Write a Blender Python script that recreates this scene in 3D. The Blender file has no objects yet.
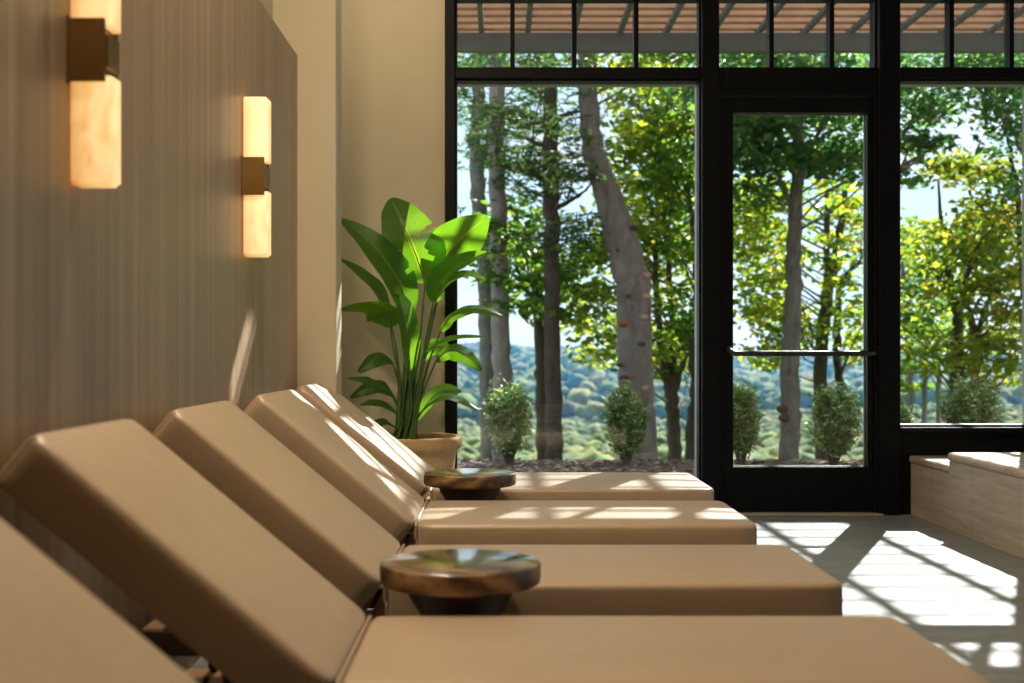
import bpy, bmesh, math, random
import numpy as np
from mathutils import Vector, Matrix, Euler
R = math.radians
random.seed(7)
rng = np.random.default_rng(11)
SC = bpy.context.scene
COL = SC.collection

# ------------------------------------------------------------------ camera
F = 1250.0            # focal length in pixels at 1024 wide
U0, V0 = 500.0, 352.0  # vanishing point
CZ = 1.0
YW = 7.70             # interior face of the window wall
cam = bpy.data.cameras.new('camera')
co = bpy.data.objects.new('camera', cam)
COL.objects.link(co)
co.location = (0, 0, CZ)
co.rotation_euler = (R(90), 0, 0)
cam.sensor_width = 36
cam.lens = F / 1024 * 36
cam.shift_x = (512 - U0) / 1024
cam.shift_y = (V0 - 341.5) / 1024
cam.clip_end = 5000
cam.dof.use_dof = True
cam.dof.focus_distance = 5.9
cam.dof.aperture_fstop = 2.7
SC.camera = co

def P(px, py, Y):
    """point in the place at depth Y that the photograph shows at px, py"""
    return Vector(((px - U0) * Y / F, Y, CZ - (py - V0) * Y / F))

# ------------------------------------------------------------------ object helpers
def link(name, me, mat=None, parent=None):
    o = bpy.data.objects.new(name, me)
    COL.objects.link(o)
    if mat is not None:
        me.materials.append(mat)
    if parent is not None:
        o.parent = parent
    return o

def bm_obj(name, bm, mat=None, parent=None, smooth=True, angle=40):
    bmesh.ops.recalc_face_normals(bm, faces=bm.faces[:])
    me = bpy.data.meshes.new(name)
    bm.to_mesh(me)
    bm.free()
    if smooth:
        me.shade_smooth()
        try:
            me.set_sharp_from_angle(angle=R(angle))
        except Exception:
            pass
    return link(name, me, mat, parent)

def np_obj(name, verts, faces, mat=None, parent=None, smooth=True):
    """verts (n,3) array; faces (m,k) int array"""
    me = bpy.data.meshes.new(name)
    verts = np.asarray(verts, dtype=np.float32)
    faces = np.asarray(faces, dtype=np.int32)
    m, k = faces.shape
    me.vertices.add(len(verts))
    me.vertices.foreach_set('co', verts.ravel())
    me.loops.add(m * k)
    me.loops.foreach_set('vertex_index', faces.ravel())
    me.polygons.add(m)
    me.polygons.foreach_set('loop_start', np.arange(0, m * k, k, dtype=np.int32))
    me.polygons.foreach_set('loop_total', np.full(m, k, dtype=np.int32))
    me.update(calc_edges=True)
    if smooth:
        me.shade_smooth()
    return link(name, me, mat, parent)

def empty(name, loc, label, cat, group=None, rz=0):
    o = bpy.data.objects.new(name, None)
    o.empty_display_size = .1
    COL.objects.link(o)
    o.location = loc
    o.rotation_euler = (0, 0, rz)
    tag(o, label, cat, group)
    return o

def tag(o, label, cat, group=None, kind=None):
    o['label'] = label
    o['category'] = cat
    if group:
        o['group'] = group
    if kind:
        o['kind'] = kind
    return o

def structure(o, label=None, cat=None):
    o['kind'] = 'structure'
    if label:
        o['label'] = label
    if cat:
        o['category'] = cat
    return o

def copy_tree(o, parent=None):
    c = o.copy()
    COL.objects.link(c)
    c.parent = parent
    for ch in list(o.children):
        copy_tree(ch, c)
    return c

# ------------------------------------------------------------------ bmesh shapes
def box(bm, x0, x1, y0, y1, z0, z1, bev=0.0, seg=2, mat=None):
    g = bmesh.ops.create_cube(bm, size=1)
    vs = g['verts']
    M = Matrix.Translation(((x0+x1)/2, (y0+y1)/2, (z0+z1)/2)) @ Matrix.Diagonal((abs(x1-x0), abs(y1-y0), abs(z1-z0), 1))
    if mat is not None:
        M = mat @ M
    bmesh.ops.transform(bm, matrix=M, verts=vs)
    if bev > 0:
        es = list({e for v in vs for e in v.link_edges})
        bmesh.ops.bevel(bm, geom=es, offset=bev, segments=seg, affect='EDGES', profile=.5)

def lathe(bm, prof, n=48, cx=0, cy=0):
    rings = []
    for r, z in prof:
        if r < 1e-6:
            rings.append([bm.verts.new((cx, cy, z))])
        else:
            rings.append([bm.verts.new((cx + r*math.cos(2*math.pi*i/n), cy + r*math.sin(2*math.pi*i/n), z)) for i in range(n)])
    for a, b in zip(rings, rings[1:]):
        for i in range(n):
            j = (i+1) % n
            if len(a) == 1 and len(b) == 1:
                continue
            if len(a) == 1:
                bm.faces.new((a[0], b[i], b[j]))
            elif len(b) == 1:
                bm.faces.new((a[i], a[j], b[0]))
            else:
                bm.faces.new((a[i], a[j], b[j], b[i]))

def tube(bm, pts, rad, n=8, cap=True):
    pts = [Vector(p) for p in pts]
    if not hasattr(rad, '__len__'):
        rad = [rad]*len(pts)
    rings = []
    up = Vector((0, 0, 1))
    prev = None
    for i, p in enumerate(pts):
        t = (pts[min(i+1, len(pts)-1)] - pts[max(i-1, 0)])
        if t.length < 1e-9:
            t = Vector((0, 0, 1))
        t.normalize()
        if prev is None:
            a = t.cross(up)
            if a.length < 1e-3:
                a = t.cross(Vector((1, 0, 0)))
        else:
            a = prev - t*prev.dot(t)
        a.normalize()
        prev = a
        b = t.cross(a)
        rings.append([bm.verts.new(p + (a*math.cos(2*math.pi*k/n) + b*math.sin(2*math.pi*k/n))*rad[i]) for k in range(n)])
    for A, B in zip(rings, rings[1:]):
        for k in range(n):
            j = (k+1) % n
            bm.faces.new((A[k], A[j], B[j], B[k]))
    if cap:
        bm.faces.new(rings[0][::-1])
        bm.faces.new(rings[-1])

def spline(pts, n=12):
    """Catmull-Rom through pts (Vectors or tuples of any size)"""
    pts = [np.array(p, dtype=float) for p in pts]
    out = []
    m = len(pts)
    for i in range(m-1):
        p0 = pts[max(i-1, 0)]; p1 = pts[i]; p2 = pts[i+1]; p3 = pts[min(i+2, m-1)]
        for k in range(n):
            t = k/n
            out.append(.5*((2*p1) + (-p0+p2)*t + (2*p0-5*p1+4*p2-p3)*t*t + (-p0+3*p1-3*p2+p3)*t**3))
    out.append(pts[-1])
    return out

def rounded_block(sx, sy, sz, r, crown=0.0, plan_r=None, nx=28, ny=18):
    """upholstery block: rounded box centred on the origin with a slightly crowned top; returns bmesh"""
    bm = bmesh.new()
    def axis(h, n):
        inner = np.linspace(-(h-r), h-r, n)
        ed = [h - r + r*math.sin(a) for a in np.linspace(0, math.pi/2, 6)[1:]]
        return np.concatenate([[-e for e in ed[::-1]], inner, ed])
    hx, hy, hz = sx/2, sy/2, sz/2
    ax, ay, az = axis(hx, nx), axis(hy, ny), axis(hz, 5)
    cache = {}
    pr = plan_r if plan_r else r
    def vert(x, y, z):
        key = (round(x, 6), round(y, 6), round(z, 6))
        if key in cache:
            return cache[key]
        p = Vector((x, y, z))
        ix = max(-(hx-r), min(hx-r, x)); iy = max(-(hy-r), min(hy-r, y)); iz = max(-(hz-r), min(hz-r, z))
        c = Vector((ix, iy, iz))
        d = p - c
        q = c + d.normalized()*r if d.length > 1e-9 else p
        # rounder corners in plan
        if pr > r:
            cx = max(-(hx-pr), min(hx-pr, q.x)); cy = max(-(hy-pr), min(hy-pr, q.y))
            dx, dy = q.x-cx, q.y-cy
            L = math.hypot(dx, dy)
            if dx != 0 and dy != 0 and L > 1e-9:
                m = max(abs(dx), abs(dy))
                s = m/L
                q.x, q.y = cx+dx*s, cy+dy*s
        if crown:
            w = max(0, 1-(q.x/hx)**4)*max(0, 1-(q.y/hy)**2)
            if q.z > 0:
                q.z += crown*w*(q.z/hz)
            # side walls belly out a little
            wz = max(0, 1-(q.z/hz)**2)
            q.y += math.copysign(1, q.y)*crown*.5*wz*(abs(q.y)/hy)**3*max(0, 1-(q.x/hx)**4)
        v = bm.verts.new(q)
        cache[key] = v
        return v
    def face(A, B, fn):
        for i in range(len(A)-1):
            for j in range(len(B)-1):
                vs = [fn(A[i], B[j]), fn(A[i+1], B[j]), fn(A[i+1], B[j+1]), fn(A[i], B[j+1])]
                if len(set(vs)) == 4:
                    try:
                        bm.faces.new(vs)
                    except ValueError:
                        pass
    for s in (-1, 1):
        face(ax, ay, lambda a, b: vert(a, b, s*hz))
        face(ax, az, lambda a, b: vert(a, s*hy, b))
        face(ay, az, lambda a, b: vert(s*hx, a, b))
    return bm

# ------------------------------------------------------------------ materials
def srgb(r, g, b):
    f = lambda c: (c/12.92 if c <= .04045 else ((c+.055)/1.055)**2.4)
    return (f(r/255), f(g/255), f(b/255), 1)

class N:
    """tiny node-tree helper"""
    def __init__(s, name):
        s.m = bpy.data.materials.new(name)
        s.m.use_nodes = True
        s.t = s.m.node_tree
        s.t.nodes.clear()
        s.out = s.t.nodes.new('ShaderNodeOutputMaterial')
    def n(s, typ, ins=None, **kw):
        d = s.t.nodes.new(typ)
        for k, v in kw.items():
            setattr(d, k, v)
        for k, v in (ins or {}).items():
            if isinstance(v, bpy.types.NodeSocket):
                s.t.links.new(v, d.inputs[k])
            else:
                d.inputs[k].default_value = v
        return d
    def ramp(s, fac, stops, interp='LINEAR'):
        d = s.t.nodes.new('ShaderNodeValToRGB')
        d.color_ramp.interpolation = interp
        e = d.color_ramp.elements
        e[0].position, e[0].color = stops[0]
        e[1].position, e[1].color = stops[-1]
        for p, c in stops[1:-1]:
            x = e.new(p)
            x.color = c
        s.t.links.new(fac, d.inputs['Fac'])
        return d.outputs['Color']
    def coords(s, scale=(1, 1, 1), kind='Object', rot=(0, 0, 0)):
        tc = s.n('ShaderNodeTexCoord')
        return s.n('ShaderNodeMapping', {'Vector': tc.outputs[kind], 'Scale': scale, 'Rotation': rot}).outputs['Vector']
    def noise(s, vec, scale, detail=4, rough=.5, dist=0):
        return s.n('ShaderNodeTexNoise', {'Vector': vec, 'Scale': scale, 'Detail': detail, 'Roughness': rough, 'Distortion': dist}).outputs['Fac']
    def mixc(s, f, a, b, mode='MIX'):
        d = s.n('ShaderNodeMix', data_type='RGBA', blend_type=mode)
        for idx, v in ((0, f), (6, a), (7, b)):
            if isinstance(v, bpy.types.NodeSocket):
                s.t.links.new(v, d.inputs[idx])
            else:
                d.inputs[idx].default_value = v
        return d.outputs[2]
    def bump(s, h, strength=.2, dist=.01):
        return s.n('ShaderNodeBump', {'Height': h, 'Strength': strength, 'Distance': dist}).outputs['Normal']
    def pbr(s, col, rough=.5, metal=0, normal=None, **kw):
        d = s.n('ShaderNodeBsdfPrincipled')
        for k, v in {'Base Color': col, 'Roughness': rough, 'Metallic': metal}.items():
            if isinstance(v, bpy.types.NodeSocket):
                s.t.links.new(v, d.inputs[k])
            else:
                d.inputs[k].default_value = v
        if normal is not None:
            s.t.links.new(normal, d.inputs['Normal'])
        for k, v in kw.items():
            k = k.replace('_', ' ')
            if isinstance(v, bpy.types.NodeSocket):
                s.t.links.new(v, d.inputs[k])
            else:
                d.inputs[k].default_value = v
        return d.outputs['BSDF']
    def done(s, shader):
        s.t.links.new(shader, s.out.inputs['Surface'])
        return s.m

def plain(name, col, rough=.5, metal=0, var=.12, scale=6, bump=0, **kw):
    """one colour with a mild mottling"""
    g = N(name)
    v = g.coords()
    f = g.noise(v, scale, 5, .6)
    lo = tuple(c*(1-var) for c in col[:3]) + (1,)
    hi = tuple(min(1, c*(1+var)) for c in col[:3]) + (1,)
    c = g.ramp(f, [(.3, lo), (.7, hi)])
    nm = g.bump(g.noise(v, scale*20, 3), bump, .004) if bump else None
    return g.done(g.pbr(c, rough, metal, nm, **kw))

M = {}
M['black'] = plain('black_frame', (.006, .006, .0065, 1), .45, 0, .2, Specular_IOR_Level=.15)
M['bead'] = plain('grey_bead', (.42, .43, .36, 1), .45, 0, .08)
M['wall'] = plain('beige_plaster', (.62, .54, .37, 1), .85, 0, .03, 3, .05)
M['ceiling'] = plain('ceiling_white', (.75, .70, .62, 1), .9, 0, .02)
M['rear'] = plain('rear_wall', (.16, .10, .06, 1), .9, 0, .03)
M['brass'] = plain('brass', (.30, .17, .055, 1), .42, .85, .15, 12)
M['dark_wood'] = plain('dark_wood', (.045, .022, .012, 1), .45, 0, .3, 9)
M['teak'] = plain('slat_wood', (.46, .27, .14, 1), .5, 0, .25, 11)

def m_fabric():
    g = N('tan_vinyl')
    v = g.coords()
    f = g.noise(v, 3, 4, .6)
    c = g.ramp(f, [(.3, (.445, .316, .196, 1)), (.7, (.485, .350, .220, 1))])
    w = g.noise(v, 420, 2, .5)
    big = g.noise(v, 9, 3, .5)
    nm = g.bump(g.n('ShaderNodeMath', {0: big, 1: g.n('ShaderNodeMath', {0: w, 1: .05}, operation='MULTIPLY').outputs[0]}, operation='ADD').outputs[0], .25, .012)
    return g.done(g.pbr(c,   .40, 0, nm, Sheen_Weight=.5, Sheen_Roughness=.3, Sheen_Tint=(1, .95, .88, 1), Specular_IOR_Level=.8))
M['fabric'] = m_fabric()

def m_panel():
    g = N('wood_panelling')
    v = g.coords((1, 1, 1))
    a = g.noise(g.coords((30, 30, .35)), 1.0, 6, .65, .25)
    b = g.noise(g.coords((7, 7, .12)), 1.0, 4, .55, .3)
    c_ = g.noise(g.coords((120, 120, 1.2)), 1.0, 3, .6)
    ca = g.ramp(a, [(.22, (.31, .205, .118, 1)), (.5, (.44, .315, .19, 1)), (.78, (.56, .425, .275, 1))])
    cb = g.ramp(b, [(.3, (.74, .71, .68, 1)), (.7, (1, 1, 1, 1))])
    cc = g.ramp(c_, [(.3, (.82, .82, .82, 1)), (.65, (1, 1, 1, 1))])
    c = g.mixc(1.0, g.mixc(1.0, ca, cb, 'MULTIPLY'), cc, 'MULTIPLY')
    return g.done(g.pbr(c, .42, 0, g.bump(c_, .1, .002)))
M['panel'] = m_panel()

def m_floor():
    g = N('stone_floor')
    v = g.coords((1, 1, 1))
    a = g.noise(g.coords((1.2, 5, 1)), 1.6, 8, .68, .4)
    b = g.noise(g.coords((1, 1, 1)), 26, 6, .7)
    br = g.n('ShaderNodeTexBrick', {'Vector': g.coords((1, 1, 1)), 'Color1': (1, 1, 1, 1), 'Color2': (.86, .87, .87, 1), 'Mortar': (.6, .6, .6, 1),
             'Scale': 1.0, 'Mortar Size': .004, 'Mortar Smooth': .2, 'Brick Width': 1.22, 'Row Height': .61})
    c = g.ramp(a, [(.28, (.23, .24, .235, 1)), (.55, (.32, .335, .325, 1)), (.8, (.40, .415, .405, 1))])
    c = g.mixc(1.0, c, br.outputs['Color'], 'MULTIPLY')
    c = g.mixc(.35, c, g.ramp(b, [(.38, (.35, .36, .36, 1)), (.62, (1, 1, 1, 1))]), 'MULTIPLY')
    rg = g.ramp(b, [(.3, (.38, .38, .38, 1)), (.7, (.6, .6, .6, 1))])
    return g.done(g.pbr(c, rg, 0, g.bump(b, .12, .004)))
M['floor'] = m_floor()

def m_travertine():
    g = N('travertine')
    sp = g.n('ShaderNodeSeparateXYZ', {0: g.n('ShaderNodeTexCoord').outputs['Object']})
    yz = g.n('ShaderNodeCombineXYZ', {0: sp.outputs[1], 1: sp.outputs[2]}).outputs[0]
    a = g.noise(g.coords((1.5, 1.2, 16)), 1.3, 7, .62, .5)
    b = g.noise(g.coords((2, 3, 55)), 1.0, 5, .6, .3)
    br = g.n('ShaderNodeTexBrick', {'Vector': yz, 'Color1': (1, 1, 1, 1), 'Color2': (.88, .87, .86, 1), 'Mortar': (.6, .57, .53, 1),
             'Scale': 1.0, 'Mortar Size': .003, 'Mortar Smooth': .1, 'Brick Width': .62, 'Row Height': 1.0})
    c = g.ramp(a, [(.25, (.38, .325, .25, 1)), (.5, (.56, .49, .39, 1)), (.75, (.70, .63, .52, 1))])
    c = g.mixc(.6, c, g.ramp(b, [(.3, (.72, .68, .62, 1)), (.62, (1, 1, 1, 1))]), 'MULTIPLY')
    c = g.mixc(.8, c, br.outputs['Color'], 'MULTIPLY')
    return g.done(g.pbr(c, .5, 0, g.bump(b, .15, .003)))
M['travertine'] = m_travertine()
def m_coping():
    g = N('travertine_coping')
    a = g.noise(g.coords((3, 3, 6)), 2.2, 7, .7, .8)
    c = g.ramp(a, [(.25, (.36, .25, .17, 1)), (.5, (.55, .44, .33, 1)), (.75, (.68, .60, .50, 1))])
    return g.done(g.pbr(c, .4, 0, g.bump(a, .1, .004)))
M['coping'] = m_coping()

def m_alabaster():
    g = N('lit_alabaster')
    a = g.noise(g.coords((1, 1, .7)), 9, 6, .6, 1.6)
    ed = g.noise(g.coords(), 3.5, 2, .5)
    c = g.ramp(a, [(.30, (.80, .36, .10, 1)), (.45, (.98, .57, .20, 1)), (.6, (1.0, .70, .31, 1)), (.75, (1.0, .77, .40, 1))])
    st = g.ramp(ed, [(.3, (.75, .75, .75, 1)), (.7, (1.1, 1.1, 1.1, 1))])
    c2 = g.mixc(1.0, c, st, 'MULTIPLY')
    gx = g.n('ShaderNodeSeparateXYZ', {0: g.n('ShaderNodeTexCoord').outputs['Object']}).outputs[0]
    c2 = g.mixc(1.0, c2, g.ramp(gx, [(.0, (.55, .38, .25, 1)), (.03, (.85, .74, .6, 1)), (.06, (1.05, 1.05, 1.05, 1)), (.098, (1.1, 1.1, 1.1, 1))]), 'MULTIPLY')
    return g.done(g.pbr((.8, .68, .5, 1), .35, 0, None, Emission_Color=c2, Emission_Strength=SCONCE))
SCONCE = .72
M['alabaster'] = m_alabaster()

def m_burl():
    g = N('swirled_wood')
    v = g.coords((1, 1, 1.6))
    wv = g.n('ShaderNodeTexWave', {'Vector': v, 'Scale': 3.2, 'Distortion': 9, 'Detail': 4, 'Detail Scale': 1.3, 'Detail Roughness': .6}, bands_direction='DIAGONAL')
    a = g.noise(v, 7, 5, .6, 1.2)
    c = g.ramp(wv.outputs['Fac'], [(.05, (.07, .036, .016, 1)), (.35, (.17, .090, .036, 1)), (.75, (.26, .145, .058, 1)), (1, (.33, .215, .105, 1))])
    c = g.mixc(.6, c, g.ramp(a, [(.3, (.5, .45, .4, 1)), (.7, (1.05, 1, .95, 1))]), 'MULTIPLY')
    up = g.n('ShaderNodeSeparateXYZ', {0: g.n('ShaderNodeNewGeometry').outputs['Normal']}).outputs[2]
    cw = g.n('ShaderNodeMapRange', {0: up, 1: .6, 2: .95, 3: .12, 4: .9}).outputs[0]
    rg = g.n('ShaderNodeMapRange', {0: up, 1: .6, 2: .95, 3: .5, 4: .22}).outputs[0]
    return g.done(g.pbr(c, rg, 0, None, Coat_Weight=cw, Coat_Roughness=.12, Coat_IOR=1.5))
M['burl'] = m_burl()

def m_pot():
    g = N('sandy_terracotta')
    v = g.coords()
    a = g.noise(g.coords((1, 1, 2.2)), 4, 7, .65, .4)
    b = g.noise(v, 60, 4, .6)
    c = g.ramp(a, [(.28, (.40, .215, .075, 1)), (.52, (.52, .31, .125, 1)), (.75, (.62, .42, .21, 1))])
    return g.done(g.pbr(c, .75, 0, g.bump(b, .2, .004)))
M['pot'] = m_pot()
M['soil'] = plain('soil', (.035, .022, .014, 1), .95, 0, .5, 60, .6)

def m_glass():
    g = N('window_glass')
    fr = g.n('ShaderNodeFresnel', {'IOR': 1.45}).outputs[0]
    tr = g.n('ShaderNodeBsdfTransparent', {'Color': (.965, .985, .975, 1)}).outputs[0]
    gl = g.n('ShaderNodeBsdfGlossy', {'Color': (.9, .95, .95, 1), 'Roughness': .02}).outputs[0]
    return g.done(g.n('ShaderNodeMixShader', {0: fr, 1: tr, 2: gl}).outputs[0])
M['glass'] = m_glass()

def m_leaf(name, stops, trans, tr_w=.5, rough=.5, island=True, scale=3.0, gloss=.35):
    """thin leaf: diffuse + light passing through"""
    g = N(name)
    if island:
        f = g.n('ShaderNodeNewGeometry').outputs['Random Per Island']
    else:
        f = g.noise(g.coords(), scale, 4, .5)
    c = g.ramp(f, stops)
    p = g.pbr(c, rough, 0, None, Specular_IOR_Level=gloss)
    tcol = g.ramp(f, [(q, tuple(min(1, cc*k) for cc, k in zip(col[:3], trans)) + (1,)) for q, col in stops])
    tl = g.n('ShaderNodeBsdfTranslucent', {'Color': tcol}).outputs[0]
    return g.done(g.n('ShaderNodeMixShader', {0: tr_w, 1: p, 2: tl}).outputs[0])

def m_bark(name, lo, hi, scale=9, patches=None):
    g = N(name)
    v = g.coords((1, 1, .35))
    a = g.noise(v, scale, 7, .7, .6)
    c = g.ramp(a, [(.3, lo), (.68, hi)])
    if patches:
        b = g.noise(g.coords((1, 1, 1.2)), 3.2, 5, .65, .3)
        c = g.mixc(g.ramp(b, [(.50, (0, 0, 0, 1)), (.62, (1, 1, 1, 1))]), c, patches)
    return g.done(g.pbr(c, .85, 0, g.bump(a, .7, .03)))

# ------------------------------------------------------------------ SETTING: the room
XL, XP, XR, YR, ZC = -1.10, -.98, 6.5, -3.2, 3.72
K = F/YW
def wx(px): return (px-U0)/K
def wz(py): return CZ-(py-V0)/K

bm = bmesh.new()
box(bm, XL-.4, XR+.2, YR-.2, YW+.12, -.12, 0)
structure(bm_obj('floor', bm, M['floor'], smooth=False))

bm = bmesh.new()
box(bm, XL-.4, XR+.2, YR-.2, YW+.2, ZC, ZC+.15)
structure(bm_obj('ceiling', bm, M['ceiling'], smooth=False))

bm = bmesh.new()
box(bm, XL-.2, XL, YR-.1, YW+.2, 0, ZC)
box(bm, XL-.02, (336-U0)/(F/6.05), 6.05, 6.27, 0, ZC, .010, 3)
structure(bm_obj('wall_left', bm, M['wall'], smooth=True, angle=50))

bm = bmesh.new()
box(bm, XL-.01, XP, YR, 6.05, 0.0, CZ+297/(F/6.05), .003, 1)
o = structure(bm_obj('wall_panelling', bm, M['panel'], smooth=False), 'grey-brown vertical-grain wood panelling covering the left wall', 'wall panelling')

bm = bmesh.new()
box(bm, XL-.4, XR+.2, YR-.2, YR, 0, ZC)
structure(bm_obj('wall_rear', bm, M['rear'], smooth=False))
bm = bmesh.new()
box(bm, XR, XR+.2, YR-.2, YW+.2, 0, .25)
box(bm, XR, XR+.2, YR-.2, YW+.2, 3.4, ZC)
box(bm, XR, XR+.2, YR-.2, 2.2, .25, 3.4)
for yy in (2.3, 5.0, YW):
    box(bm, XR, XR+.2, yy-.1, yy+.1, .25, 3.4)
structure(bm_obj('wall_right', bm, M['wall'], smooth=False))

# window wall: plaster to the left of the frames, header above, plaster to the right
ZT = 3.19
XG0, XG1 = wx(445), 3.48
CX0, CX1 = .17, .46  # unseen slit added in the header to throw a sun stripe on the panelling
bm = bmesh.new()
box(bm, XL-.2, XG0, YW, YW+.2, 0, ZC)
box(bm, XG0, CX0, YW, YW+.2, ZT+.06, ZC)
box(bm, CX1, XG1, YW, YW+.2, ZT+.06, ZC)
box(bm, CX0, CX1, YW, YW+.2, 3.62, ZC)
box(bm, XG1, XR+.2, YW, YW+.2, 0, ZC)
structure(bm_obj('wall_far', bm, M['wall'], smooth=False))

Y0, Y1 = YW-.0, YW+.10      # black inner section of the frames
YB = YW+.19                 # grey outer beads end here
def rect_frame(name, x0, x1, z0, z1, w, parent, mat, ya, yb):
    """a rectangular border of width w inside x0..x1, z0..z1"""
    bm = bmesh.new()
    box(bm, x0, x0+w, ya, yb, z0, z1)
    box(bm, x1-w, x1, ya, yb, z0, z1)
    box(bm, x0+w, x1-w, ya, yb, z0, z0+w)
    box(bm, x0+w, x1-w, ya, yb, z1-w, z1)
    return bm_obj(name, bm, mat, parent, smooth=False)

def pane(x0, x1, z0, z1, parent, y=YW+.08):
    bm = bmesh.new()
    box(bm, x0, x1, y-.004, y+.004, z0, z1)
    return bm_obj('pane', bm, M['glass'], parent, smooth=False)

def window(n, x0, x1, z0, z1, muntins=(), bead=True, label=None):
    bm = bmesh.new()
    w = .012
    box(bm, x0, x0+w, Y0+.005, Y1, z0, z1); box(bm, x1-w, x1, Y0+.005, Y1, z0, z1)
    box(bm, x0+w, x1-w, Y0+.005, Y1, z0, z0+w); box(bm, x0+w, x1-w, Y0+.005, Y1, z1-w, z1)
    for mx in muntins:
        box(bm, mx-.014, mx+.014, Y0+.01, Y1, z0+w, z1-w)
    o = bm_obj('window_%d' % n, bm, M['black'], smooth=False)
    structure(o, label, 'window')
    if bead:
        rect_frame('bead', x0, x1, z0, z1, .010, o, M['bead'], Y1, YB)
    xs = [x0+w] + [v for mx in muntins for v in (mx-.014, mx+.014)] + [x1-w]
    for a, b in zip(xs[::2], xs[1::2]):
        pane(a, b, z0+w, z1-w, o)
    return o

ZR0, ZR1 = wz(79), wz(69)     # transom rail
XA0, XA1 = wx(455), wx(701)
XD0, XD1 = wx(715), wx(877)
XB0, XB1 = wx(898), 3.305
window(1, XA0, XA1, .06, ZR0, (), True, 'tall fixed window pane to the left of the glass door')
window(2, XA0, XA1, ZR1, ZT, (wx(512.5), wx(574.5), wx(636.5)), False, 'four-light transom above the tall fixed window')
window(3, XD0, XD1, ZR1, ZT, (wx(772), wx(832.5)), False, 'three-light transom above the glass door')
window(4, wx(895.5), XB1, ZR1, ZT, (wx(952.5), wx(1012.5)), False, 'transom over the window beside the tub')
window(5, XB0, XB1, wz(427), ZR0, (), True, 'fixed window pane above the stone tub')
n_ = 6
for a, b in zip((2.3, 5.0), (5.0, YW)):  # unseen glazing added so sky light fills the room from the right
    bm = bmesh.new()
    box(bm, XR+.08, XR+.09, a+.1, b-.1, .25, 3.4)
    structure(bm_obj('window_%d' % n_, bm, M['glass'], smooth=False), 'unseen floor to ceiling window added in the right wall for fill daylight', 'window')
    n_ += 1
# members between them
bm = bmesh.new()
box(bm, XG0, XA0, Y0-.03, Y1+.06, 0, ZT+.06, .004, 1)
structure(bm_obj('trim_1', bm, M['black'], smooth=False), 'black jamb post beside the beige wall')
bm = bmesh.new()
box(bm, XA1, wx(718), Y0-.05, Y1+.06, 0, ZT+.06, .004, 1)
structure(bm_obj('trim_2', bm, M['black'], smooth=False), 'black post between the tall window and the door')
bm = bmesh.new()
box(bm, wx(877), XB0, Y0-.05, Y1+.06, 0, ZT+.06, .004, 1)
structure(bm_obj('trim_3', bm, M['black'], smooth=False), 'black post between the door and the window by the tub')
bm = bmesh.new()
box(bm, XA0, XA1, Y0-.03, Y1+.06, ZR0, ZR1, .003, 1)
box(bm, XB0, XB1, Y0-.03, Y1+.06, ZR0, ZR1, .003, 1)
box(bm, XA0, XA1, Y0-.03, Y1+.06, 0, .06, .003, 1)
box(bm, XG0, XG1, Y0-.03, Y1+.06, ZT, ZT+.06, .003, 1)
box(bm, XB1, XG1, Y0-.05, Y1+.06, 0, ZT, .003, 1)
structure(bm_obj('trim_4', bm, M['black'], smooth=False), 'black horizontal rails of the window wall')
bm = bmesh.new()
box(bm, XB0, XB1, Y0-.01, Y1+.06, 0, wz(432), .003, 1)
box(bm, XB0, XB1, Y0-.07, Y1+.02, wz(432), wz(427), .003, 1)
structure(bm_obj('trim_5', bm, M['black'], smooth=False), 'black sill and spandrel below the window by the tub')
bm = bmesh.new()
box(bm, wx(715), wx(880), Y0-.09, Y1+.05, 0, .012, .004, 1)
structure(bm_obj('trim_6', bm, M['travertine'], smooth=False), 'tan stone threshold under the door')

# door: frame, leaf, glass, push bar
door = bpy.data.objects.new('door_1', None)
COL.objects.link(door)
door.location = (wx(800), YW, 0)
structure(door, 'black framed glass door with a push bar', 'door')
def into(o, par):
    o.parent = par
    o.matrix_parent_inverse = Matrix.Translation(-par.location)
    return o
bm = bmesh.new()
dx0, dx1 = wx(718), wx(878)
box(bm, dx0, dx0+.028, Y0-.03, Y1, 0.012, ZR1, .003, 1)
box(bm, dx1-.028, dx1, Y0-.03, Y1, 0.012, ZR1, .003, 1)
box(bm, dx0+.028, dx1-.028, Y0-.03, Y1, wz(96), ZR1, .003, 1)
box(bm, dx0+.028, dx1-.028, Y0-.045, Y0-.03, wz(90), wz(82), .003, 1)
into(bm_obj('door_frame', bm, M['black'], smooth=False), door)
bm = bmesh.new()
lx0, lx1, lz1 = wx(723), wx(873), wz(97)
gx0, gx1, gz0, gz1 = wx(733), wx(867), wz(467), wz(113)
box(bm, lx0, gx0, Y0-.01, Y0+.05, .016, lz1, .003, 1)
box(bm, gx1, lx1, Y0-.01, Y0+.05, .016, lz1, .003, 1)
box(bm, gx0, gx1, Y0-.01, Y0+.05, .016, gz0, .003, 1)
box(bm, gx0, gx1, Y0-.01, Y0+.05, gz1, lz1, .003, 1)
into(bm_obj('door_leaf', bm, M['black'], smooth=False), door)
o = rect_frame('bead', gx0-.002, gx1+.002, gz0-.002, gz1+.002, .006, None, M['bead'], Y0+.05, Y0+.065)
into(o, door)
bm = bmesh.new()
box(bm, gx0, gx1, Y0+.036, Y0+.044, gz0, gz1)
into(bm_obj('pane', bm, M['glass'], smooth=False), door)
bm = bmesh.new()
bz, by = wz(353.5), Y0-.075
pts = spline([(wx(728), Y0-.012, bz+.03), (wx(728), Y0-.05, bz+.022), (wx(730.5), by, bz+.006), (wx(735), by, bz)], 6)
pts += [(wx(v), by, bz) for v in (750, 790, 830, 860)]
pts += spline([(wx(866), by, bz), (wx(869.5), by+.01, bz), (wx(871), Y0-.045, bz), (wx(871), Y0-.01, bz)], 6)
tube(bm, pts, .017, 12)
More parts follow.
